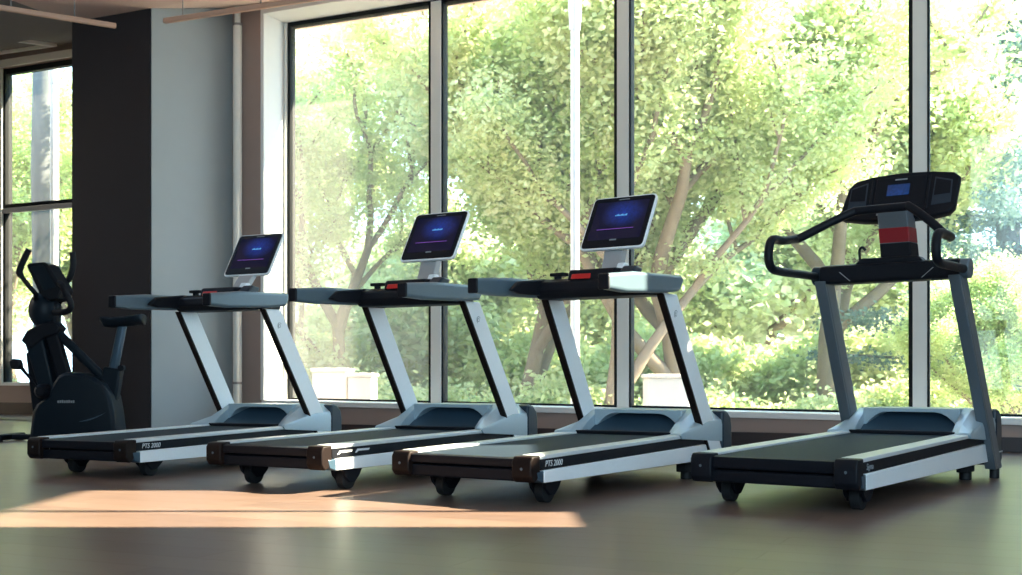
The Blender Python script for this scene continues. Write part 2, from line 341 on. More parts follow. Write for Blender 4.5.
def treadmill_tablet(pos, th, d, label, badge='PTS 2000', lr=(-.008, -.022, .035)):
    """low silver treadmill with straight side handles and a tablet screen"""
    t = empty('treadmill', (pos[0], pos[1], 0), -th)
    tag(t, label, 'treadmill', 'silver treadmills with tablet screens')
    top, h = make_deck(t, d, badge=badge)
    make_hood(t, d, top, h, d['zhood'])
    for s in (-1, 1):
        blade(t, d, s, h-.004, h-.03, .098, .038, .105, d['zh'], badge=(s > 0))
    zc = d['zhh']; v0, v1 = d['v12'], d['v14']
    for s in (-1, 1):
        zr = zc + (lr[0] if s < 0 else lr[1]); zf = zc + lr[2]; x = s*(h-.018)
        g = MB(); x = s*(h-.002)
        P = [(v0, zr-.040), (v0, zr+.040), (v0+.30, (zr+zf)/2+.044), (v1-.03, zf+.036), (v1+.005, zf+.014), (v1-.045, zf-.058), (v1-.25, (zr+2*zf)/3-.060), (v0+.2, zr-.044)]
        hw = .031
        g.prism_x(P, x-hw, x+hw)
        hd = g.build('handle', 'grip', t, .02, 5)
        c = MB(); c.box(x-hw-.0015, x+hw+.0015, v0-.004, v0+.014, zr-.041, zr+.041); c.build('handle_tip', 'black', hd, .014, 4)
    # cross dashboard and the fairing that runs from the handles to it
    m = MB()
    vc = v0 + .70; zt = zc + .062
    m.prism_x([(vc-.16, zt-.075), (vc-.14, zt-.02), (vc-.09, zt), (vc+.12, zt+.012), (vc+.15, zt-.02), (vc+.13, zt-.11), (vc-.12, zt-.115)], -h+.05, h-.05)
    db = m.build('dashboard', 'black', t, .012, 3)
    for s in (-1, 1):
        x0, x1 = sorted((s*(h-.09), s*(h-.055)))
        MB().prism_x([(v0+.26, zc-.02), (v0+.34, zc+.035), (vc-.10, zt+.004), (vc+.08, zt+.008), (vc+.12, zc-.03), (v0+.35, zc-.035)], x0, x1).build('fairing', 'black', db, .01, 3)
    m = MB(); m.cyl_z(-h+.13, vc-.02, zt-.01, zt+.03, .022, 14); m.prism_z([(-h+.09, vc-.05), (-h+.185, vc-.055), (-h+.20, vc-.01), (-h+.10, vc+.01)], zt+.022, zt+.042); m.build('speed_lever', 'black', t, .005)
    m = MB(); m.prism_x([(vc-.13, zt-.015), (vc-.115, zt+.035), (vc-.10, zt+.048), (vc+.08, zt+.055), (vc+.10, zt-.0)], -.15, .15); ty = m.build('tray', 'black', t, .008, 3)
    m = MB(); m.prism_x([(vc-.136, zt-.008), (vc-.122, zt+.022), (vc-.10, zt+.020), (vc-.11, zt-.008)], -.125, .0); m.build('stop_button', 'red', ty, .004)
    m = MB()
    m.prism_x([(vc-.10, zt+.01), (vc-.03, zt+.062), (vc+.05, zt+.05), (vc+.02, zt)], .155, .245); m.build('side_pod', 'navy', t, .012, 3)
    m = MB(); m.prism_x([(vc-.03, zt+.02), (vc+.01, zt+.085), (vc+.06, zt+.085), (vc+.08, zt+.02)], .10, .15); m.build('pod_clip', 'silver', t, .008, 3)
    # neck and tilted tablet
    sy0, sz0, sy1, sz1, sw = d['sy0'], d['sz0'], d['sy1'], d['sz1'], d['sw']
    m = MB(); rs = []
    for y, z, w, th_ in ((vc+.13, zt-.02, .075, .045), (vc+.135, zt+.06, .062, .03), (sy0+.085, sz0+.06, .062, .03)):
        rs.append([(-w, y-th_, z), (w, y-th_, z), (w, y+th_, z), (-w, y+th_, z)])
    m.rings(rs); m.build('neck', 'neck_grey', t, .008, 3)
    L = math.hypot(sy1-sy0, sz1-sz0); tilt = math.atan2(sz1-sz0, sy1-sy0)
    mon = empty('tablet_mount', (0, (sy0+sy1)/2, (sz0+sz1)/2)); mon.rotation_euler = (tilt, 0, 0)
    # the tablet's own frame: x across, y up the glass, z out towards the runner
    def rr(w, l, r, z, n=5):
        o = []
        for cx_, cy_, a0 in ((w-r, l-r, 0), (-w+r, l-r, 90), (-w+r, -l+r, 180), (w-r, -l+r, 270)):
            for k in range(n+1):
                q = math.radians(a0 + 90*k/n); o.append((cx_+r*math.cos(q), cy_+r*math.sin(q), z))
        return o
    mtx = Matrix.Translation((0, (sy0+sy1)/2, (sz0+sz1)/2)) @ Euler((tilt, 0, 0)).to_matrix().to_4x4()
    def place(mb, name, m_, par, **k):
        o = mb.build(name, m_, par, **k); 
        if par is t: o.matrix_local = mtx
        return o
    bpy.data.objects.remove(mon)
    a = MB(); a.rings([rr(sw-.03, L/2-.03, .03, -.038), rr(sw+.002, L/2+.002, .03, -.018), rr(sw+.004, L/2+.004, .03, -.001), rr(sw, L/2, .028, .003)])
    tb = place(a, 'tablet', 'silver', t, ang=50)
    a = MB(); a.rings([rr(sw-.005, L/2-.005, .024, .002), rr(sw-.007, L/2-.007, .023, .0055)]); place(a, 'bezel', 'black', tb)
    a = MB(); a.rings([rr(sw-.035, L/2*.74, .004, .004, 1), rr(sw-.035, L/2*.74, .004, .0062, 1)])
    dp = a.build('display', 'display', tb); dp.location = (0, .012, 0)
    a = MB(); a.box(-sw*.62, sw*.55, -L*.14, -L*.14+.003, .0062, .0068); a.build('progress_line', mat('line_violet', (.1, .03, .2), .4, 0, .5, (.25, .08, .5), .5), tb)
    MB().box(-.035, .035, L*.43, L*.43+.006, .0055, .0063).build('maker_mark', 'decal_dim', tb)
    MB().box(-.022, .022, -L*.36, -L*.36+.010, .0055, .0063).build('home_button', 'decal_dim', tb)
    a = MB()
    for k in range(9): a.box(-.03+.009*k, -.024+.009*k, L*.12-.004, L*.12+.003*(k % 3)+.004, .0062, .0067)
    a.build('readout', mat('readout_blue', (.02, .1, .2), .4, 0, .5, (.12, .4, .75), .55), tb)
    return t

dims = {
 'a': dict(zt=.230, zb=.099, uw=.301, vw=.27, zt2=.256, v7=1.646, z8=.224, vB=1.916, zh=1.080, vT=1.355, v12=.666, v14=1.51, zhh=1.127, sw=.203, sy0=1.555, sz0=1.348, sy1=1.743, sz1=1.663, zhood=.408),
 'b': dict(zt=.244, zb=.119, uw=.332, vw=.267, zt2=.269, v7=1.783, z8=.228, vB=1.983, zh=1.080, vT=1.429, v12=.676, v14=1.517, zhh=1.111, sw=.21, sy0=1.504, sz0=1.367, sy1=1.698, sz1=1.694, zhood=.425),
 'c': dict(zt=.237, zb=.117, uw=.299, vw=.268, zt2=.272, v7=1.742, z8=.182, vB=1.988, zh=1.075, vT=1.425, v12=.651, v14=1.531, zhh=1.111, sw=.209, sy0=1.463, sz0=1.357, sy1=1.65, sz1=1.682, zhood=.408)}
treadmill_tablet((-2.616, 6.961), .458, dims['a'], 'silver treadmill with tablet screen nearest the stationary bike and grey column', lr=(-.012, -.022, .035))
treadmill_tablet((-1.316, 6.163), .534, dims['b'], 'silver treadmill with tablet screen and two pale bars on its sunlit side', badge='bars', lr=(-.008, -.010, .035))
treadmill_tablet((-.236, 5.494), .593, dims['c'], 'silver treadmill with tablet screen standing next to the dark looped-handlebar treadmill')

def treadmill_loop(pos, th, d):
    """big grey treadmill with looped handlebar and wide winged console"""
    t = empty('treadmill', (pos[0], pos[1], 0), -th)
    tag(t, 'dark grey treadmill with looped black handlebar and wide winged console with a red neck band', 'treadmill')
    top, h = make_deck(t, d, badge='Sigma', cap='black', W=.80, foot_v=2.12)
    make_hood(t, d, top, h, .418)
    for s in (-1, 1):
        blade(t, d, s, h+.012, h-.02, .088, .06, .055, 1.17, 'gunmetal', 'gunmetal', bev=.018)
        vf = d['vB'] + (d['vT']-d['vB'])*(.05-d['z8'])/(d['zh']-d['z8'])
        MB().cyl_z(s*(h+.012), vf, 0, .06, .028, 18).build('upright_foot', 'rubber', t, .004)
    vc = 1.66
    m = MB(); m.prism_x([(vc-.06, 1.15), (vc-.075, 1.17), (vc-.07, 1.25), (vc-.03, 1.262), (vc+.06, 1.262), (vc+.08, 1.24), (vc+.07, 1.15)], -h+.01, h+.0)
    xb = m.build('crossbar', 'black', t, .014, 3)
    m = MB(); m.prism_y([(-.20, 1.25), (-.15, 1.29), (.17, 1.29), (.21, 1.25)], vc-.05, vc+.06); m.build('neck_foot', 'black', xb, .012, 3)
    for s in (-1, 1):
        MB().cyl_x(*sorted((s*(h-.10), s*(h+.05))), vc, 1.205, .056, 24).build('end_socket', 'gunmetal' if s > 0 else 'navy', t, .01)
        m = MB(); m.add([(s*.20, vc-.0765, 1.16), (s*.205, vc-.0765, 1.16), (s*.27, vc-.0745, 1.215), (s*.262, vc-.0745, 1.215)], [(0, 1, 2, 3)]); m.build('crease', 'decal_dim', xb)
    # looped handlebar, one closed run of tube
    hx = h+.02
    left = [(-hx, vc, 1.20), (-hx, 1.35, 1.195), (-hx, 1.08, 1.19), (-hx, .97, 1.20), (-hx, .93, 1.245), (-hx, .94, 1.32), (-hx, .99, 1.358), (-hx, 1.12, 1.365), (-hx, 1.27, 1.385), (-hx+.02, 1.33, 1.40), (-.27, 1.42, 1.48), (-.155, 1.48, 1.54), (-.11, 1.49, 1.548)]
    right = [(.13, 1.49, 1.55), (.17, 1.48, 1.545), (.28, 1.45, 1.46), (hx-.05, 1.43, 1.375), (hx-.01, 1.40, 1.352), (hx, 1.30, 1.352), (hx, 1.18, 1.352), (hx, 1.12, 1.335), (hx, 1.09, 1.28), (hx, 1.10, 1.22), (hx, 1.16, 1.195), (hx, 1.3, 1.195), (hx, vc, 1.20)]
    m = MB(); m.tube(smooth_path(left + right, 5), .024, 14); m.build('handlebar', 'black', t, ang=70)
    # neck with red band
    def neck(name, z0, z1, m_, par, g=0):
        q = lambda z: vc+.035 + (z-1.26)*.12; w = lambda z: .085; c = lambda z: .04-(z-1.26)*.13
        a = MB(); a.rings([[(c(z)-w(z)-g, q(z)-.035-g, z), (c(z)+w(z)+g, q(z)-.035-g, z), (c(z)+w(z)+g+.012, q(z)+.075+g, z), (c(z)-w(z)-g, q(z)+.075+g, z)] for z in (z0, z1)]); return a.build(name, m_, par, .006, 3)
    nk = neck('neck', 1.262, 1.60, 'gunmetal', t)
    neck('neck_cover', 1.27, 1.375, 'black', nk, .002)
    neck('red_band', 1.375, 1.465, 'red_dark', nk, .002)
    m = MB(); m.tube(smooth_path([(-.155, vc-.04, 1.27), (-.158, vc-.045, 1.335), (-.14, vc-.05, 1.352), (-.122, vc-.045, 1.335)], 5), .008, 8); m.build('safety_clip', 'black', t)
    # winged console: outline in its own tilted plane
    tilt = math.radians(66)
    mtx = Matrix.Translation((0, 1.85, 1.665)) @ Euler((tilt, 0, 0)).to_matrix().to_4x4()
    top_ = [(.335, .095), (.30, .128), (.18, .148), (.0, .158), (-.18, .148), (-.28, .125), (-.315, .08)]
    bot = [(-.345, -.09), (-.335, -.125), (-.20, -.150), (.0, -.16), (.20, -.150), (.295, -.135), (.325, -.10)]
    out = top_ + bot; sc_ = lambda k, z, dy=0: [(x*k, y*k+dy, z) for x, y in out]
    m = MB(); m.rings([sc_(.60, -.10), sc_(.97, -.05), sc_(1.0, -.012), sc_(1.0, .0), sc_(.975, .010)])
    cn = m.build('console', 'black', t, .004, ang=50); cn.matrix_local = mtx
    m = MB(); m.rings([sc_(.985, -.004), sc_(.99, .004)]); m.build('console_rim', 'navy', cn)
    for s in (-1, 1):
        P = [(s*.19, -.085), (s*.30, -.075), (s*.295, .075), (s*.195, .105)]
        m = MB(); m.rings([[(x, y, z) for x, y in P] for z in (.009, .013)]); w = m.build('side_pocket', 'navy', cn, .003)
        P = [(s*.20, -.02), (s*.29, -.015), (s*.288, .065), (s*.203, .09)]
        m = MB(); m.rings([[(x, y, z) for x, y in P] for z in (.0125, .0145)]); m.build('pocket_inset', 'black', w)
        m = MB(); m.tube([(s*.165, -.11, .012), (s*.165, .12, .012)], .008, 8); m.build('divider', 'black', cn)
    m = MB(); m.box(-.145, .145, -.065, .125, .009, .014); f = m.build('display_frame', 'black', cn, .004)
    m = MB(); m.box(-.075, .055, -.0, .075, .0135, .0155); l = m.build('display', 'lcd', f)
    m = MB(); m.box(-.035, .035, .103, .112, .0138, .015); m.build('maker_mark', 'decal_dim', f)
    m = MB(); m.box(-.10, .08, -.105, -.085, .010, .014); m.box(-.04, .05, -.078, -.07, .0135, .0150); m.build('button_row', 'red_dark', cn, .002)
    m = MB(); m.box(.03, .09, -.125, -.113, .010, .013); m.box(-.12, -.06, -.125, -.113, .010, .013); m.build('keys', 'decal_dim', cn)
    return t
treadmill_loop((1.193, 5.246), .628, dict(zt=.242, zb=.107, uw=.316, vw=.229, zt2=.277, v7=1.98, z8=.187, vB=2.25, zh=1.152, vT=1.663))

# ------------------------------------------------------------------ stationary bike
def bike():
    Y = 11.0; S = F / Y
    t = empty('exercise_bike', (px(68, Y), Y, 0), 0)
    tag(t, 'black upright exercise bike with raised handlebars and console in front of the charcoal column', 'exercise bike')
    X = lambda p, y=-.05: px(p, Y+y) - px(68, Y)
    Z = lambda q: CH + (HZ - q) / S
    P = lambda pts: [(X(a), Z(b)) for a, b in pts]
    fz = Z(440.6)
    # stabilisers on the floor, body shell
    m = MB(); m.box(X(4), X(52), -.05, .03, .012, .065); m.box(X(4), X(12), -.27, .27, .012, .07); m.build('front_stabiliser', 'black', t, .018, 3)
    m = MB(); m.box(X(100), X(128), -.05, .05, .012, .07); m.box(X(122), X(130), -.27, .27, .012, .07); m.build('rear_stabiliser', 'black', t, .018, 3)
    for a in (8, 126):
        for s in (-1, 1): MB().cyl_z(X(a), s*.24, 0, .02, .035, 16).build('foot_pad', 'rubber', t)
    shell = P([(33, 437), (36, 412), (40, 404), (52, 396), (56, 384), (62, 375), (69, 372), (84, 373), (98, 377), (108, 384), (115, 396), (118, 412), (121, 437)])
    m = MB()
    def sh(k, y): 
        cx_, cz_ = X(80), Z(410); return [(cx_+(x-cx_)*k, y, cz_+(z-cz_)*(k if z > .12 else 1)) for x, z in shell]
    m.rings([sh(.90, -.17), sh(.985, -.14), sh(1.0, -.09), sh(1.0, .09), sh(.985, .14), sh(.90, .17)])
    b = m.build('body_shell', 'bike_navy', t, .006, 3, ang=50)
    sw = []
    for k in range(13):
        q = k/12; sw.append((X(84+26*q), -.1715, Z(421-2*q-7*q*q)))
    m = MB(); n = len(sw); w = [.010*math.sin(math.pi*min(1, .08+k/(n-1)*.95)) for k in range(n)]
    m.rings([[(x, y, z+ww), (x, y-.004, z+ww), (x, y-.004, z-ww*.3), (x, y, z-ww*.3)] for (x, y, z), ww in zip(sw, w)]); m.build('swoosh', 'panel', b)
    m = MB()
    for k in range(8): m.box(X(62.5)+k*.0205, X(62.5)+k*.0205+.015, -.174, -.170, Z(402.5), Z(400.2-(k % 3)*.25))
    m.build('lettering', 'decal_dim', b)
    # leaning front mast, second strut, long diagonal tube
    def bar(a, b_, w0, w1, y0, y1, name, m_, bv=.02):
        A = Vector((X(a[0]), 0, Z(a[1]))); B = Vector((X(b_[0]), 0, Z(b_[1]))); n = Vector((-(B-A).z, 0, (B-A).x)).normalized()
        r = lambda p, w: [(p.x+n.x*w/S/2, y0, p.z+n.z*w/S/2), (p.x+n.x*w/S/2, y1, p.z+n.z*w/S/2), (p.x-n.x*w/S/2, y1, p.z-n.z*w/S/2), (p.x-n.x*w/S/2, y0, p.z-n.z*w/S/2)]
        m = MB(); m.rings([r(A, w0), r(B, w1)]); return m.build(name, m_, t, bv, 3)
    bar((33, 335), (50, 398), 19, 15, -.08, .08, 'mast', 'bike_navy')
    bar((30, 352), (42, 430), 8, 14, -.07, .07, 'mast_foot', 'black')
    bar((50, 332), (64, 380), 13, 13, -.05, .05, 'strut', 'black')
    bar((50, 327), (108, 384), 9, 9, -.035, .035, 'top_tube', 'bike_navy', .03)
    m = MB(); m.prism_y(P([(22, 341), (28, 331), (45, 322), (56, 322), (62, 328), (58, 334), (46, 338), (32, 350)]), -.09, .09); m.build('mast_collar', 'black', t, .02, 3)
    # rounded head behind the console
    m = MB(); rs = []
    for k in range(9):
        a = math.pi*(k+.5)/9; rr_ = math.sin(a); y = -.13*math.cos(a)
        rs.append([(X(42)+ (15/S)*rr_*math.cos(q*math.pi/12), y, Z(310)+(19/S)*rr_*math.sin(q*math.pi/12)) for q in range(24)])
    m.rings(rs); m.build('head_housing', 'bike_navy', t, ang=70)
    m = MB(); m.prism_y(P([(38, 328), (34, 318), (50, 300), (58, 304), (56, 326)]), -.06, .06); m.build('neck', 'black', t, .02, 3)
    m = MB(); m.prism_y(P([(30.5, 267), (33, 264.5), (48, 263.5), (51, 265), (66, 290), (62, 300), (52, 302), (43, 294)]), -.15, .15); c = m.build('console', 'black', t, .015, 3)
    m = MB(); m.prism_y(P([(35, 268), (48, 267), (60, 288), (48, 292)]), -.154, -.149); m.build('console_inset', 'bike_navy', c, .004)
    for y, ps, nm in ((-.22, [(35, 300), (36, 296), (29, 288), (20.5, 277), (19.5, 273), (23, 264), (29, 252)], 'grip_handle'),
                      (.22, [(60, 302), (62, 292), (66, 283), (71, 272), (73, 262), (72.5, 250)], 'grip_handle')):
        q = smooth_path([(X(a, y*k_), y*k_, Z(b_)) for (a, b_), k_ in zip(ps, [.35, .8]+[1]*9)], 4)
        m = MB(); m.tube(q, [.022]*(len(q)//2) + [.030]*(len(q)-len(q)//2), 12); m.build(nm, 'black', t, ang=70)
    q = smooth_path([(X(58), -.08, Z(284)), (X(66), -.16, Z(286)), (X(72), -.18, Z(296)), (X(76), -.18, Z(305)), (X(74), -.17, Z(311)), (X(66), -.15, Z(313.5)), (X(56), -.10, Z(313))], 5)
    m = MB(); m.tube(q, .030, 12); m.build('lower_handle', 'black', t, ang=70)
    # seat, post, sleeve
    m = MB(); sp = [(98, 318, .02), (103, 319.5, .05), (112, 320, .09), (124, 319, .13), (134, 317.5, .145), (141, 316.5, .12), (143, 317.5, .06)]
    rs = []
    for a, b_, w in sp:
        c_ = Vector((X(a), 0, Z(b_))); rs.append([(c_.x, w*math.cos(k*math.pi/7), c_.z+(.025 if math.sin(k*math.pi/7) > 0 else .075)*math.sin(k*math.pi/7)*(1 if w > .03 else .4)) for k in range(14)])
    m.rings(rs); m.build('saddle', 'bike_navy', t, ang=70)
    bar((121, 324), (110, 378), 9, 10, -.035, .035, 'seat_post', 'panel', .03)
    bar((112, 368), (107, 400), 18, 18, -.06, .06, 'post_sleeve', 'bike_navy', .02)
    m = MB(); m.cyl_x(-.03, .03, 0, 0, .03, 14); k = m.build('adjust_knob', 'black', t); k.location = (X(121), -.03, Z(368)); k.rotation_euler = (0, 0, math.pi/2)
    # crank and pedals
    m = MB(); m.prism_y(P([(44, 388), (47, 391), (29, 366), (26, 368)]), -.215, -.19); m.build('crank', 'black', t, .006)
    m = MB(); m.prism_y(P([(20, 362), (24, 359), (29, 360), (31, 366), (28, 370), (22, 369)]), -.30, -.20); m.build('pedal', 'black', t, .012, 3)
    m = MB(); m.prism_y(P([(46, 392), (49, 390), (70, 414), (67, 416)]), .19, .215); m.build('crank', 'black', t, .006)
    m = MB(); m.prism_y(P([(62, 412), (74, 412), (74, 418), (62, 418)]), .20, .30); m.build('pedal', 'black', t, .01, 3)
    m = MB(); m.rings([[(X(47)+q*math.cos(k*math.pi/12), y, Z(391)+q*math.sin(k*math.pi/12)) for k in range(24)] for q, y in ((.04, -.22), (.07, -.18), (.07, .18), (.04, .22))]); m.build('crank_hub', 'black', t)
bike()

# ------------------------------------------------------------------ the room
# window wall direction: vanishing point 2511 px left of centre
wd = Vector((2511., -1150., 0)).normalized()        # along the wall, to the right (towards the camera)
wn = Vector((-wd.y, wd.x, 0))                        # outwards
if wn.y < 0: wn = -wn
G0 = Vector((px(240, 13.02), 13.02, 0))              # a point of the glass plane
def on_plane(x, off=0.):                            # wall coordinate s where image column x meets the plane shifted by off (outwards +)
    o = G0 + wn*off; r = Vector(((x-CX)/F, 1, 0))
    # o + wd*s = r*k
    den = wd.x*r.y - wd.y*r.x
    return -(o.x*r.y - o.y*r.x)/den
WM = Matrix(((wd.x, wn.x, 0, G0.x), (wd.y, wn.y, 0, G0.y), (0, 0, 1, 0), (0, 0, 0, 1)))   # local: x along wall, y outwards, z up
def W(mb): mb.v = [tuple(WM @ Vector(v)) for v in mb.v]; return mb
s_l = on_plane(290.5); s_m = [on_plane(x) for x in (438.3, 624.3, 919.5)]
RE = 4.75                                           # wall meets the right wall about here
k = (Vector((4.75, 0, 0)).x - G0.x)/wd.x; s_r = k
ZS = lambda s: pz(399.5, 12.7) + (pz(416.5, 9.7)-pz(399.5, 12.7))*(s-s_l)/(on_plane(1015)-s_l)     # glass foot line
HEAD = 4.53; IN = -.42
sa = on_plane(263, IN)                              # inner edge of the reveal
s0 = on_plane(232, IN)                              # where the pale face meets the wall
# wall below the sill, thick, with a shallow lip
def along(s_a, s_b, y0, y1, z0a, z0b, z1a, z1b):
    m = MB(); m.rings([[(s_a, y0, z0a), (s_a, y1, z0a), (s_a, y1, z1a), (s_a, y0, z1a)], [(s_b, y0, z0b), (s_b, y1, z0b), (s_b, y1, z1b), (s_b, y0, z1b)]]); return W(m)
m = along(sa, s_r+1.2, IN, .06, -.02, -.02, ZS(sa)-.035, ZS(s_r+1.2)-.035)
m2 = along(s0-.9, sa, IN, .06, 0, 0, 4.9, 4.9); m.add(m2.v, m2.f)
m2 = along(sa, s_r+1.2, IN, .06, HEAD+.02, HEAD+.02, 4.9, 4.9); m.add(m2.v, m2.f)
struct(m, 'wall_back', 'wall')
struct(along(sa-.0, s_r+1.2, IN-.03, .02, ZS(sa)-.055, ZS(s_r+1.2)-.055, ZS(sa), ZS(s_r+1.2)), 'trim_1', 'white', .006)   # window board
struct(along(sa-.03, sa+.012, IN-.006, -.03, ZS(sa), ZS(sa), HEAD, HEAD), 'trim_2', 'white', .004)                      # left reveal lining
m = along(sa, s_l+.0, -.05, -.02, ZS(sa), ZS(sa), HEAD, HEAD); struct(m, 'trim_3', 'white')
struct(along(sa-.03, s_r+1.2, IN-.006, -.03, HEAD-.01, HEAD-.01, HEAD+.05, HEAD+.05), 'trim_4', 'white', .004)
struct(along(s0-.2, s_r, IN-.014, IN, 0, 0, .12, .12), 'baseboard_back', 'base', .004)
# window 2: the big glazed front
w2 = empty('window_2', G0); w2['kind'] = 'structure'; bpy.context.view_layer.update(); inv = w2.matrix_world.inverted()
def wpart(mb, name, m_, par=w2, bevel=0):
    o = mb.build(name, m_, par, bevel); o.matrix_parent_inverse = Matrix.Translation(-G0); return o
fr = along(s_l-.035, s_l+.03, -.05, .05, ZS(s_l), ZS(s_l), HEAD, HEAD)
q = along(s_l, s_r+1.2, -.05, .05, HEAD-.055, HEAD-.055, HEAD, HEAD); fr.add(q.v, q.f)
q = along(s_l, s_r+1.2, -.03, .05, ZS(s_l)-.01, ZS(s_r+1.2)-.01, ZS(s_l)+.02, ZS(s_r+1.2)+.02); fr.add(q.v, q.f)
wpart(fr, 'window_frame', 'gasket')
q = along(s_l-.035, s_l-.004, -.065, -.05, ZS(s_l), ZS(s_l), HEAD, HEAD); wpart(q, 'frame_cover', 'alu')
ms = s_m + [on_plane(1290)]
for c in ms:
    wd_ = .085
    wpart(along(c-wd_, c+wd_, -.055, .05, ZS(c), ZS(c), HEAD-.02, HEAD-.02), 'mullion', 'gasket')
    wpart(along(c-wd_+.035, c+wd_-.018, -.075, -.054, ZS(c), ZS(c), HEAD-.03, HEAD-.03), 'mullion_cover', 'alu', bevel=.004)
ed = [s_l] + ms + [s_r+1.2]
for n, (a, b) in enumerate(zip(ed, ed[1:])):
    wpart(along(a, b, -.004, .004, ZS(a)+.01, ZS(b)+.01, HEAD-.03, HEAD-.03), 'pane', 'glass_veiled' if n == 0 else 'glass')

# column: corner at image column 150, one charcoal face, one pale face running back to the wall
cY = 11.7; cc = Vector((px(150, cY), cY, 0))
back = (WM @ Vector((s0, IN+.02, 0)))
s_c72 = None
dirl = -wd; r72 = (72-CX)/F
kk = (r72*cc.y - cc.x)/(dirl.x - r72*dirl.y)
cl = cc + dirl*kk
out = (back - cc)
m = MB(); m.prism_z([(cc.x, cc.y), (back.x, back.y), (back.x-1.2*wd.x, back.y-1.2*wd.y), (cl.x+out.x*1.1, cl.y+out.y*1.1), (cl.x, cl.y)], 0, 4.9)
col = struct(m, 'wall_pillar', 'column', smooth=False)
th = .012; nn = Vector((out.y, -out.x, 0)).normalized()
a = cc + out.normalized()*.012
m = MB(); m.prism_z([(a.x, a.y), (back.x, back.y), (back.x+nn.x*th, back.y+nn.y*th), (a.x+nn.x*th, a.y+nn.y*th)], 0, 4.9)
struct(m, 'wall_pillar_side', 'lit_face', smooth=False)
# alcove behind the column on the left with its own window
L0 = Vector((px(35, 18.6), 18.6, 0))
LM = Matrix(((wd.x, wn.x, 0, L0.x), (wd.y, wn.y, 0, L0.y), (0, 0, 1, 0), (0, 0, 0, 1)))
def lp(x, off=0.):
    o = L0 + wn*off; r = Vector(((x-CX)/F, 1, 0)); den = wd.x*r.y - wd.y*r.x; return -(o.x*r.y - o.y*r.x)/den
def lal(s_a, s_b, y0, y1, z0, z1):
    m = MB(); m.box(s_a, s_b, y0, y1, z0, z1); m.v = [tuple(LM @ Vector(v)) for v in m.v]; return m
LE = lp(165)
zs1 = pz(384.5, 18.6); zh1 = pz(64.5, 18.6); zm = pz(206, 18.6)
m = lal(-5, LE, 0, .3, 0, zs1)
q = lal(-5, LE, 0, .3, zh1, 6.4); m.add(q.v, q.f); q = lal(LE-.4, LE, 0, .3, zs1, zh1); m.add(q.v, q.f); q = lal(-5, -3.4, 0, .3, zs1, zh1); m.add(q.v, q.f)
struct(m, 'wall_alcove', 'wall')
struct(lal(-3.4, LE-.4, -.05, .05, zs1-.02, zs1+.035), 'trim_5', 'white', .005)
struct(lal(-3.4, LE-.4, -.06, .0, zh1+.02, zh1+.14), 'trim_6', 'pipe', .01)
struct(lal(-5, LE, -.02, 0, 0, .2), 'baseboard_alcove', 'base')
w1 = empty('window_1', L0); w1['kind'] = 'structure'
def w1p(mb, name, m_, bevel=0):
    o = mb.build(name, m_, w1, bevel); o.matrix_parent_inverse = Matrix.Translation(-L0); return o
fr = lal(-3.4, LE-.4, .0, .1, zh1-.09, zh1)
for c in (-3.4, LE-.45): q = lal(c, c+.05, 0, .1, zs1, zh1); fr.add(q.v, q.f)
w1p(fr, 'window_frame', 'gasket')
c7, c8 = lp(4.5), lp(6.5)
w1p(lal(c7-.26, c8, -.02, .12, zs1, zh1), 'mullion', 'gasket'); w1p(lal(c7-.24, c7, -.06, -.02, zs1, zh1), 'mullion_cover', 'alu', .005)
w1p(lal(-3.4, LE-.4, -.01, .1, zm-.02, zm+.065), 'transom', 'gasket'); w1p(lal(-3.4, LE-.4, -.05, .0, zm-.085, zm-.005), 'transom_cover', 'neck_grey', .005)
for a, b in ((-3.35, c7-.2), (c8-.01, LE-.45)):
    for z0, z1 in ((zs1+.02, zm-.02), (zm+.06, zh1-.08)): w1p(lal(a, b, .04, .048, z0, z1), 'pane', 'glass')

# floor
fA = WM @ Vector((s_r+.3, 0, 0)); fB = WM @ Vector((s0-.8, 0, 0)); fC = LM @ Vector((LE, .1, 0)); fD = LM @ Vector((-5.2, .1, 0))
m = MB(); m.prism_z([(-12.05, -4.05), (5.3, -4.05), (fA.x, fA.y), (fB.x, fB.y), (fC.x, fC.y), (fD.x, fD.y), (-12.05, fD.y+.3)], -.12, 0)
fl = struct(m, 'floor', 'floor', smooth=False)

# unseen right wall; its high window openings are shaped to throw the sun patch
A = WM @ Vector((s_r-.02, 0, 0)); B = Vector((5.05, -3.5, 0))
rd = (B-A).normalized(); rn = Vector((-rd.y, rd.x, 0)); 
if rn.x < 0: rn = -rn
LR = (B-A).length
def ral(a, b, y0, y1, z0, z1):
    m = MB(); m.box(a, b, y0, y1, z0, z1); m.v = [tuple(A + rd*v[0] + rn*v[1] + Vector((0, 0, v[2]))) for v in m.v]; return m
def ys(Yv): return (A.y - Yv)/(-rd.y)
SHD = 6.42; TOP = 6.6
holes = [(7.5, 6.62, 3.72, SHD), (6.42, 5.19, 3.93, SHD), (5.16, 4.62, 3.58, SHD)]   # near edges in Y, sill, head
m = MB(); last = 0.
for ya, yb, z0, z1 in holes:
    a, b = ys(ya), ys(yb)
    for bx in ((last, a, -.02, TOP), (a, b, -.02, z0), (a, b, z1, TOP)):
        q = ral(bx[0], bx[1], 0, .12, bx[2], bx[3]); m.add(q.v, q.f)
    last = b
q = ral(last, LR, 0, .12, -.02, TOP); m.add(q.v, q.f)
struct(m, 'wall_right', 'backwall', smooth=False)
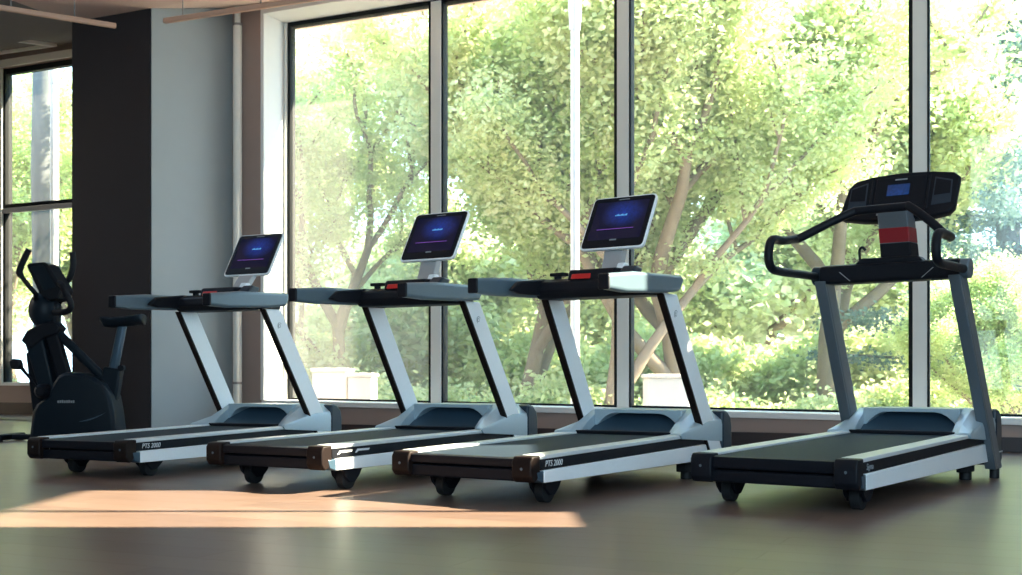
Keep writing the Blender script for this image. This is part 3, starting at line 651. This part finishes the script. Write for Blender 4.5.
for n, (ya, yb, z0, z1) in enumerate(holes):
    a, b = ys(ya), ys(yb)
    e = empty('window_%d' % (n+3), A); e['kind'] = 'structure'
    f = ral(a, a+.015, .03, .09, z0, z1)
    for q in (ral(b-.015, b, .03, .09, z0, z1), ral(a, b, .03, .09, z0, z0+.04), ral(a, b, .03, .09, z1-.04, z1)): f.add(q.v, q.f)
    o = f.build('window_frame', 'gasket', e); o.matrix_parent_inverse = Matrix.Translation(-A)
    o = ral(a+.03, b-.03, .055, .063, z0+.03, z1-.03).build('pane', 'glass', e); o.matrix_parent_inverse = Matrix.Translation(-A)
# unseen slab added past the right edge to block sun from the panes
q = A + wn*.06 ; e = q + wn*((12.40-q.y)/wn.y)
m = MB(); m.prism_z([(q.x+.3, q.y), (e.x+.3, e.y), (e.x+.8, e.y), (q.x+.8, q.y)], -1.4, 13.)
struct(m, 'wall_sun_blocker', 'backwall', smooth=False)
# left and rear walls
m = MB(); m.box(-12.1, -12, -4, 21, 0, 6.6); struct(m, 'wall_left', 'backwall', smooth=False)
m = MB(); m.box(-12.1, 5.3, -4.1, -4, -.02, .3); m.box(-12.1, 5.3, -4.1, -4, 5.8, 6.6); m.box(-12.1, -3.4, -4.1, -4, .3, 5.8); m.box(4.9, 5.3, -4.1, -4, .3, 5.8)
struct(m, 'wall_rear', 'backwall', smooth=False)
e = empty('window_6', (0, -4.05, 0)); e['kind'] = 'structure'  # unseen window added behind the camera for blue fill light
f = MB()
for k in range(5): f.box(-3.4+k*2.05, -3.3+k*2.05, -.05, .05, .3, 5.8)
f.box(-3.4, 4.9, -.05, .05, .3, .38); f.box(-3.4, 4.9, -.05, .05, 5.7, 5.8); f.build('window_frame', 'gasket', e)
for k in range(4): MB().box(-3.3+k*2.05, -1.35+k*2.05, -.004, .004, .38, 5.7).build('pane', 'glass', e)
# return wall between main window wall and alcove (behind the column)
e0 = WM @ Vector((s0-.9, 0, 0)); e1 = LM @ Vector((LE-.05, 0, 0))
m = MB(); m.prism_z([(e0.x, e0.y), (e1.x, e1.y), (e1.x+.2, e1.y+.2), (e0.x+.2, e0.y+.1)], 0, 6.4); struct(m, 'wall_return', 'wall', smooth=False)
# ceilings: low flat strip at the column, rising to the window head; high ceiling over the hall
zc = 4.36
pA = cc - wd*9 ; pB = cc + wd*10.5
kA = pA - wn*1.3; kB = pB - wn*1.3
g = 1.90
hA = pA + wn*g; hB = pB + wn*g
m = MB()
sec = lambda p: [(p.x-wn.x*1.3, p.y-wn.y*1.3, zc), (p.x, p.y, zc), (p.x+wn.x*(out.length-.02), p.y+wn.y*(out.length-.02), 4.64), (p.x+wn.x*(g+.1), p.y+wn.y*(g+.1), 4.64), (p.x+wn.x*(g+.1), p.y+wn.y*(g+.1), 5.0), (p.x-wn.x*1.3, p.y-wn.y*1.3, 5.0)]
p0 = cc - wd*.0
m.rings([sec(cl - wd*.02), sec(pB)])
struct(m, 'ceiling_soffit', 'ceiling', smooth=False)
# alcove ceiling on the left of the column, slightly lower edge beam then flat
m = MB(); cl2 = cl - wd*.02
zq = 4.36
m.rings([[(p.x-wn.x*1.3, p.y-wn.y*1.3, zq), (p.x+wn.x*.3, p.y+wn.y*.3, zq), (p.x+wn.x*.3, p.y+wn.y*.3, 6.5), (p.x-wn.x*1.3, p.y-wn.y*1.3, 6.5)] for p in (cl2 - wd*8, cl2)])
struct(m, 'ceiling_beam', 'soffit', smooth=False)
u0 = cl2 - wd*8 + wn*.3; u1 = cl2 + wd*.8 + wn*.3; u2 = WM @ Vector((s0-.75, 0, 0)); u3 = LM @ Vector((LE+.1, .1, 0)); u4 = LM @ Vector((-5, .1, 0))
m = MB(); m.prism_z([(q.x, q.y) for q in (u0, u1, u2, u3, u4)], 5.92, 6.5)
struct(m, 'ceiling_alcove', 'soffit', smooth=False)
m = MB(); m.box(-12.1, 6, -4.1, 10.9, 6.5, 6.7); struct(m, 'ceiling', 'ceiling', smooth=False)
p, q = cl2 - wd*8 - wn*1.32, pB - wn*1.32
m = MB(); m.prism_z([(p.x, p.y), (q.x, q.y), (q.x+wn.x*.1, q.y+wn.y*.1), (p.x+wn.x*.1, p.y+wn.y*.1)], zc, 6.7); struct(m, 'wall_bulkhead', 'ceiling', smooth=False)
m = MB(); m.prism_z([(-12.1, 10.8), (6, 10.8), (6, 5), (-12.1, 5)], 6.45, 6.5)

# ceiling vent in the alcove
def vent():
    z = 5.92
    pts = []
    for x, y in ((-38, 31), (57, 43.5), (-30, 56)):
        Yv = (z-CH)*F/(HZ-y); pts.append(Vector((px(x, Yv), Yv, z)))
    a, b, c = pts; d_ = a + (c-b)
    t = empty('ceiling_vent', ((a+c)/2)); tag(t, 'square recessed air vent in the alcove ceiling above the small window', 'air vent')
    o = (a+c)/2
    def fr(k0, k1, z0, z1):
        P0 = [o+(p-o)*k0 for p in (a, b, c, d_)]; P1 = [o+(p-o)*k1 for p in (a, b, c, d_)]
        m = MB()
        for i in range(4):
            j = (i+1) % 4
            m.rings([[(P0[i].x-o.x, P0[i].y-o.y, z0), (P0[j].x-o.x, P0[j].y-o.y, z0), (P1[j].x-o.x, P1[j].y-o.y, z0), (P1[i].x-o.x, P1[i].y-o.y, z0)],
                     [(P0[i].x-o.x, P0[i].y-o.y, z1), (P0[j].x-o.x, P0[j].y-o.y, z1), (P1[j].x-o.x, P1[j].y-o.y, z1), (P1[i].x-o.x, P1[i].y-o.y, z1)]])
        return m
    fr(1., .93, -.05, 0).build('vent_frame', 'pipe', t, smooth=False)
    m = MB()
    for k in range(9):
        q0 = -.85+.2*k; A_ = (a-b)*.46; Bc = (c-b)*.5
        l = lambda u, w, zz: tuple(A_*u + Bc*w*.93 + Vector((0, 0, zz)))
        m.add([l(-1, q0, -.012), l(1, q0, -.012), l(1, q0+.12, -.002), l(-1, q0+.12, -.002)], [(0, 1, 2, 3)])
    m.build('slats', 'soffit', t, smooth=False)
vent()

# suspended linear rails near the column
def rail(p0, p1, z, wires, label):
    Ys = [(z-CH)*F/(HZ-y) for _, y in (p0, p1)]
    a = Vector((px(p0[0], Ys[0]), Ys[0], z)); b = Vector((px(p1[0], Ys[1]), Ys[1], z))
    t = empty('suspended_rail', (a+b)/2); tag(t, label, 'hanging rail', 'slim rails hung from the ceiling'); o = (a+b)/2
    d_ = (b-a).normalized(); n = Vector((-d_.y, d_.x, 0))
    m = MB(); m.rings([[tuple(p-o+n*x+Vector((0, 0, zz))) for x, zz in ((-.024, -.024), (.024, -.024), (.024, .024), (-.024, .024))] for p in (a, b)]); m.build('rail', 'tan', t, .012, 3)
    for w in wires:
        p = a + (b-a)*w - o; MB().tube([tuple(p), (p.x, p.y, 4.36-z)], .006, 6).build('cable', 'cable', t)
rail((-60, -2), (116, 26), 3.95, (.385, .75), 'tan rail hung on thin cables across the top of the charcoal column')
rail((164, 21), (330, -4), 3.98, (.12, .6), 'tan rail hung on thin cables over the pale column side and window corner')

# vertical pipe beside the window
pp = WM @ Vector((on_plane(237.5, IN-.09), IN-.09, 0))
t = empty('vertical_pipe', pp); tag(t, 'cream painted vertical pipe in the corner between column and window', 'pipe')
m = MB(); m.cyl_z(0, 0, 0, pz(24, pp.y), .048, 20); m.build('pipe_body', 'pipe', t)
m = MB(); m.cyl_z(0, 0, pz(24, pp.y), 4.72, .032, 16); m.build('pipe_neck', 'pipe', t)
for zz in (pz(383, pp.y), pz(25, pp.y)): MB().cyl_z(0, 0, zz-.012, zz+.012, .054, 20).build('pipe_joint', 'cable', t)

# ------------------------------------------------------------------ outdoors
GZ = -1.3
m = MB(); m.add([(-70, 13.6, GZ), (70, 9, GZ), (90, 120, GZ), (-90, 120, GZ)], [(0, 1, 2, 3)])
struct(m, 'ground', 'grass', smooth=False)

def block(x0, x1, y, Yv, label, dep=.6):
    t = empty('concrete_planter', (px((x0+x1)/2, Yv), Yv, GZ)); tag(t, label, 'planter', 'pale concrete blocks outside')
    w = px(x1, Yv)-px(x0, Yv); h_ = pz(y, Yv)-GZ
    m = MB(); m.box(-w/2, w/2, 0, dep, 0, h_-.05); m.build('block_body', 'concrete', t, .02)
    m = MB(); m.box(-w/2-.02, w/2+.02, -.03, dep+.03, h_-.05, h_); m.build('coping', 'concrete', t, .012)
block(312, 347, 368, 15.5, 'broad pale concrete block outside, the wider one behind the left pane')
block(348, 372, 373, 15.2, 'narrow pale concrete block outside, at the right end of the broad one')
block(648, 690, 374, 15.0, 'lone pale concrete block outside, at the foot of the large maple')
def lamp(x, Yv, r, z_sleeve, rs, label):
    t = empty('lamp_post', (px(x, Yv), Yv, GZ)); tag(t, label, 'lamp post')
    m = MB(); m.cyl_z(0, 0, 0, z_sleeve-GZ, r*1.1, 16, r); m.build('pole', 'postwhite', t)
    m = MB(); m.cyl_z(0, 0, z_sleeve-GZ, z_sleeve-GZ+.25, rs*.8, 16, rs); m.cyl_z(0, 0, z_sleeve-GZ+.25, z_sleeve-GZ+1.6, rs, 16); m.build('lamp_head', 'postwhite', t)
    MB().cyl_z(0, 0, 0, .15, r*2.2, 16).build('base', 'postwhite', t)
lamp(575, 14.6, .055, pz(30, 14.6), .085, 'slim white lamp post outside, seen through the second pane of the big window')
lamp(54.5, 20.4, .07, pz(84, 20.4), .10, 'white lamp post outside the small alcove window')

# ---- trees
def leaf_cloud(centres, radii, per, size, seed, flat=.7, shell=.25):
    """quads scattered round each centre, all in one mesh"""
    g = np.random.default_rng(seed); c = np.repeat(np.array(centres), per, 0); r = np.repeat(np.array(radii), per); n = len(c)
    d = g.normal(size=(n, 3)); d /= np.linalg.norm(d, axis=1)[:, None]
    rad = (shell + (1-shell)*g.random(n)) * np.where(g.random(n) < .25, 1.35, 1.) * r
    p = c + d*rad[:, None]*np.array([1, 1, flat])
    a = g.normal(size=(n, 3))*np.array([1, 1, .6]); a /= np.linalg.norm(a, axis=1)[:, None]
    b = np.cross(a, g.normal(size=(n, 3))); b /= np.linalg.norm(b, axis=1)[:, None]
    s = (size*g.uniform(.6, 1.35, n))[:, None]
    v = np.stack([p-a*s, p+b*s*.55, p+a*s, p-b*s*.55], 1).reshape(-1, 3)
    me = bpy.data.meshes.new('foliage'); me.vertices.add(4*n); me.vertices.foreach_set('co', v.astype(np.float32).ravel())
    me.loops.add(4*n); me.loops.foreach_set('vertex_index', np.arange(4*n, dtype=np.int32))
    me.polygons.add(n); me.polygons.foreach_set('loop_start', np.arange(0, 4*n, 4, dtype=np.int32)); me.polygons.foreach_set('loop_total', np.full(n, 4, dtype=np.int32))
    me.update(calc_edges=True); return me
def grow(rng, H, trunk_h, spread, levels=4, r0=.22, fork=3, lean=(0, 0)):
    segs = []; tips = []
    def rec(p, d, L, r, lv):
        n = 4; pts = [p]; rad = [r]
        for i in range(n):
            d = (d + Vector((rng.gauss(0, .12), rng.gauss(0, .12), rng.gauss(.03, .08)))).normalized(); p = p + d*L/n; pts.append(p); rad.append(r*(1-.35*(i+1)/n))
            if lv >= 2: tips.append((p.copy(), lv))
        segs.append((pts, rad))
        if lv >= levels: return
        for k in range(fork if lv else fork+1):
            az = 2*math.pi*(k+rng.random()*.7)/(fork if lv else fork+1); up = rng.uniform(.25, .9)
            q = Vector((math.cos(az)*spread, math.sin(az)*spread, up)); nd = (d*.55 + q).normalized()
            rec(pts[-1 if k else -2] if lv else pts[-1-(k % 3)], nd, L*rng.uniform(.62, .85), r*.6, lv+1)
    rec(Vector((0, 0, 0)), Vector((lean[0], lean[1], 1)).normalized(), trunk_h, r0, 0)
    return segs, tips
def tree_mesh(seed, H, trunk_h, spread, nleaf, size, blob, lm, bark='bark', levels=4, r0=.22, fork=3, thin=1., lean=(0, 0)):
    rng = random.Random(seed); segs, tips = grow(rng, H, trunk_h, spread, levels, r0, fork, lean)
    m = MB()
    for pts, rad in segs: m.tube(pts, rad, 7 if rad[0] > .03 else 5)
    tips = [t_ for t_ in tips if rng.random() < thin]
    me = leaf_cloud([tuple(p) for p, lv in tips], [blob*rng.uniform(.5, 1.3) for _ in tips], max(1, nleaf//len(tips)), size, seed)
    me.materials.append(M[lm])
    o = m.build('trunk', bark, None, fix=False, ang=80); tm = o.data; bpy.data.objects.remove(o)
    return tm, me
kinds = {
 'maple': tree_mesh(11, 9, 2.3, .95, 150000, .040, .50, 'leaf_yellow', 'bark', 4, .15, 3, .7),
 'birch': tree_mesh(23, 9, 2.5, .75, 125000, .039, .48, 'leaf_yellow', 'bark', 4, .15, 3, .7),
 'elm': tree_mesh(37, 9, 2.4, .9, 125000, .044, .52, 'leaf_green', 'bark', 4, .14, 3, .85),
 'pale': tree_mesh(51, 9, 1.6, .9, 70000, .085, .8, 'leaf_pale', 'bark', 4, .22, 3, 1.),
 'bush': tree_mesh(77, 3, .5, 1.3, 60000, .045, .45, 'leaf_yellow', 'bark', 3, .06, 4),
}
def conifer_mesh(seed):
    rng = random.Random(seed); m = MB(); cs, rs_ = [], []
    m.tube([(0, 0, 0), (0, 0, 7), (0, 0, 14)], [.28, .18, .04], 8)
    z = 1.5
    while z < 13.6:
        L = 3.4*(1-z/14.5)+.3
        for k in range(6):
            az = rng.uniform(0, 6.28); d = Vector((math.cos(az), math.sin(az), -.05)); p = Vector((0, 0, z)); n = 6; pts = [p]
            for i in range(n):
                p = p + d*L/n; d.z += .03; pts.append(p)
                cs.append(tuple(p - Vector((0, 0, .05)))); rs_.append(.42*(1-.5*i/n)+.12)
            m.tube(pts, [.05, .045, .04, .03, .025, .02, .01], 5)
        z += .62
    me = leaf_cloud(cs, rs_, 170, .045, seed, .5, .2); me.materials.append(M['leaf_blue'])
    o = m.build('trunk', 'bark_dark', None, fix=False, ang=80); tm = o.data; bpy.data.objects.remove(o)
    return tm, me
kinds['fir'] = conifer_mesh(5)
def tree(kind, x, Yv, scale, rz, label, name='deciduous_tree', cat='tree', group=None, sz=1., z=GZ):
    t = empty(name, (px(x, Yv), Yv, z), rz); t.scale = (scale, scale, scale*sz); tag(t, label, cat, group)
    tm, me = kinds[kind]
    for n, d_ in (('trunk', tm), ('foliage', me)):
        o = bpy.data.objects.new(n, d_); C.objects.link(o); o.parent = t
    return t
tree('maple', 690, 19.5, 1.55, .4, 'large yellow-green maple with forked trunk filling the wide third pane')
tree('birch', 612, 18.0, 1.25, 2.1, 'leaning slender yellow-green tree behind the second mullion')
tree('elm', 520, 21.0, 1.35, 3.6, 'bushy green tree behind the slim white lamp post')
tree('maple', 830, 21.5, 1.6, 4.4, 'yellow-green tree seen behind the winged console')
tree('birch', 350, 25, 1.25, 5.3, 'airy pale green tree seen through the left pane of the big window')
tree('pale', 415, 27, 1.2, 1.0, 'hazy green tree at the left mullion, farther off')
tree('fir', 1008, 22.5, 1.1, 0, 'blue-green fir at the right edge of the big window', name='fir_tree')
tree('elm', 1000, 18.5, .55, 1.2, 'low round yellow-green tree in front of the blue-green fir')
tree('pale', 250, 32, 1.2, 2.6, 'hazy tree behind the airy left-pane tree')
tree('pale', 740, 32, 1.6, .2, 'pale distant tree behind the large maple')
tree('pale', 570, 31, 1.45, 4.0, 'pale distant tree behind the leaning slender tree')
tree('pale', 890, 33, 1.25, 5.1, 'pale distant tree between the maple and the fir')
tree('elm', 20, 27, 1.3, .9, 'green tree on the left in the alcove window')
tree('maple', 70, 31, 1.4, 2.9, 'green tree beside the column edge in the alcove window')
tree('pale', -60, 36, 1.6, 4.2, 'distant pale tree behind the alcove window')
t = empty('bare_trunk_tree', (px(46, 22.4), 22.4, GZ)); tag(t, 'thick dark tree trunk behind the white lamp post in the alcove window', 'tree')
MB().tube([(0, 0, 0), (.03, 0, 3), (-.03, 0, 6), (.02, 0, 9.5)], [.30, .26, .25, .23], 14).build('trunk', 'bark_dark', t, fix=False, ang=80)
bl = ['at the left edge of the big window', 'under the airy pale tree', 'in front of the hazy left tree', 'left of the white lamp post', 'beside the lone concrete block', 'behind the treadmill with the winged console, on its left', 'under the winged console', 'below the right mullion', 'at the right edge of the big window']
for k, x in enumerate((280, 355, 420, 500, 590, 700, 800, 900, 1000)):
    tree('bush', x, 18.6 + .9*((k*7) % 3), 1.15+.1*((k*5) % 3), k*1.3, 'low yellow-green shrub outside, ' + bl[k], name='shrub', cat='shrub', group='shrubs along the building')
for k, x in enumerate((15, 45, 75)):
    tree('bush', x, 23.5 + .5*k, 1.3, k*2.1, 'shrub below the alcove window, ' + ('left of the bike handles', 'behind the bike console', 'beside the column')[k], name='shrub', cat='shrub', group='shrubs outside the alcove')

hl = ['behind the airy left-pane tree', 'behind the pale concrete blocks', 'behind the white lamp post', 'behind the maple trunk', 'behind the winged console tree', 'behind the fir']
for k, x in enumerate((300, 420, 545, 680, 820, 960)):
    tree('bush', x, 25.5+(k % 2), 2.2, k*1.9, 'tall distant bush outside, ' + hl[k], name='bush', cat='bush', group='distant bushes')

# ------------------------------------------------------------------ light
w = bpy.data.worlds.new('sky'); sc.world = w; w.use_nodes = True; nt = w.node_tree
bg = nt.nodes['Background']; tc = nt.nodes.new('ShaderNodeTexCoord'); sx = nt.nodes.new('ShaderNodeSeparateXYZ'); rp = nt.nodes.new('ShaderNodeValToRGB')
nt.links.new(tc.outputs['Generated'], sx.inputs[0]); nt.links.new(sx.outputs['Z'], rp.inputs[0]); nt.links.new(rp.outputs[0], bg.inputs['Color'])
rp.color_ramp.elements[0].position = 0.; rp.color_ramp.elements[0].color = (.60, .84, 1., 1)
rp.color_ramp.elements[1].position = .8; rp.color_ramp.elements[1].color = (.34, .62, 1., 1)
bg.inputs['Strength'].default_value = 3.6
sun = bpy.data.lights.new('sun', 'SUN'); sun.energy = 27; sun.angle = math.radians(.53); sun.color = (1., .85, .63)
so = bpy.data.objects.new('sun', sun); C.objects.link(so)
el = math.atan(.787); sd = Vector((math.cos(el), -.0, math.sin(el)))
so.rotation_euler = sd.to_track_quat('Z', 'Y').to_euler()
# daylight portals in the window openings (guide the sampling only)
def portal(centre, d, n, wdt, hgt):
    l = bpy.data.lights.new('portal', 'AREA'); l.shape = 'RECTANGLE'; l.size = wdt; l.size_y = hgt; l.cycles.is_portal = True
    o = bpy.data.objects.new('daylight_portal', l); C.objects.link(o); o.location = centre
    z = -n; x = d; y = z.cross(x) * 1
    mt = Matrix((x, (-z).cross(x), -z)).transposed(); o.rotation_euler = mt.to_euler(); return o
portal(Vector((.75, -4.12, 3.05)), Vector((1, 0, 0)), Vector((0, -1, 0)), 8.3, 5.5)
portal(WM @ Vector(((s_l+s_r)/2, .10, (HEAD+.33)/2)), wd, wn, s_r-s_l, HEAD-.33)

# ------------------------------------------------------------------ camera
cam = bpy.data.cameras.new('camera'); co = bpy.data.objects.new('camera', cam); C.objects.link(co)
co.location = (0, 0, CH); co.rotation_euler = (math.pi/2, 0, 0)
cam.sensor_width = 36; cam.lens = F*36/1022; cam.shift_y = (HZ-287.5)/1022; cam.clip_end = 400
cam.dof.use_dof = True; cam.dof.focus_distance = 6.6; cam.dof.aperture_fstop = 4.5
sc.camera = co
sc.view_settings.view_transform = 'Standard'; sc.view_settings.look = 'None'; sc.view_settings.gamma = 1; sc.view_settings.use_curve_mapping = False
sc.view_settings.exposure = .75
sc.cycles.use_denoising = True
sc.cycles.max_bounces = 8; sc.cycles.diffuse_bounces = 4; sc.cycles.glossy_bounces = 4; sc.cycles.transparent_max_bounces = 8
sc.cycles.sample_clamp_indirect = 6
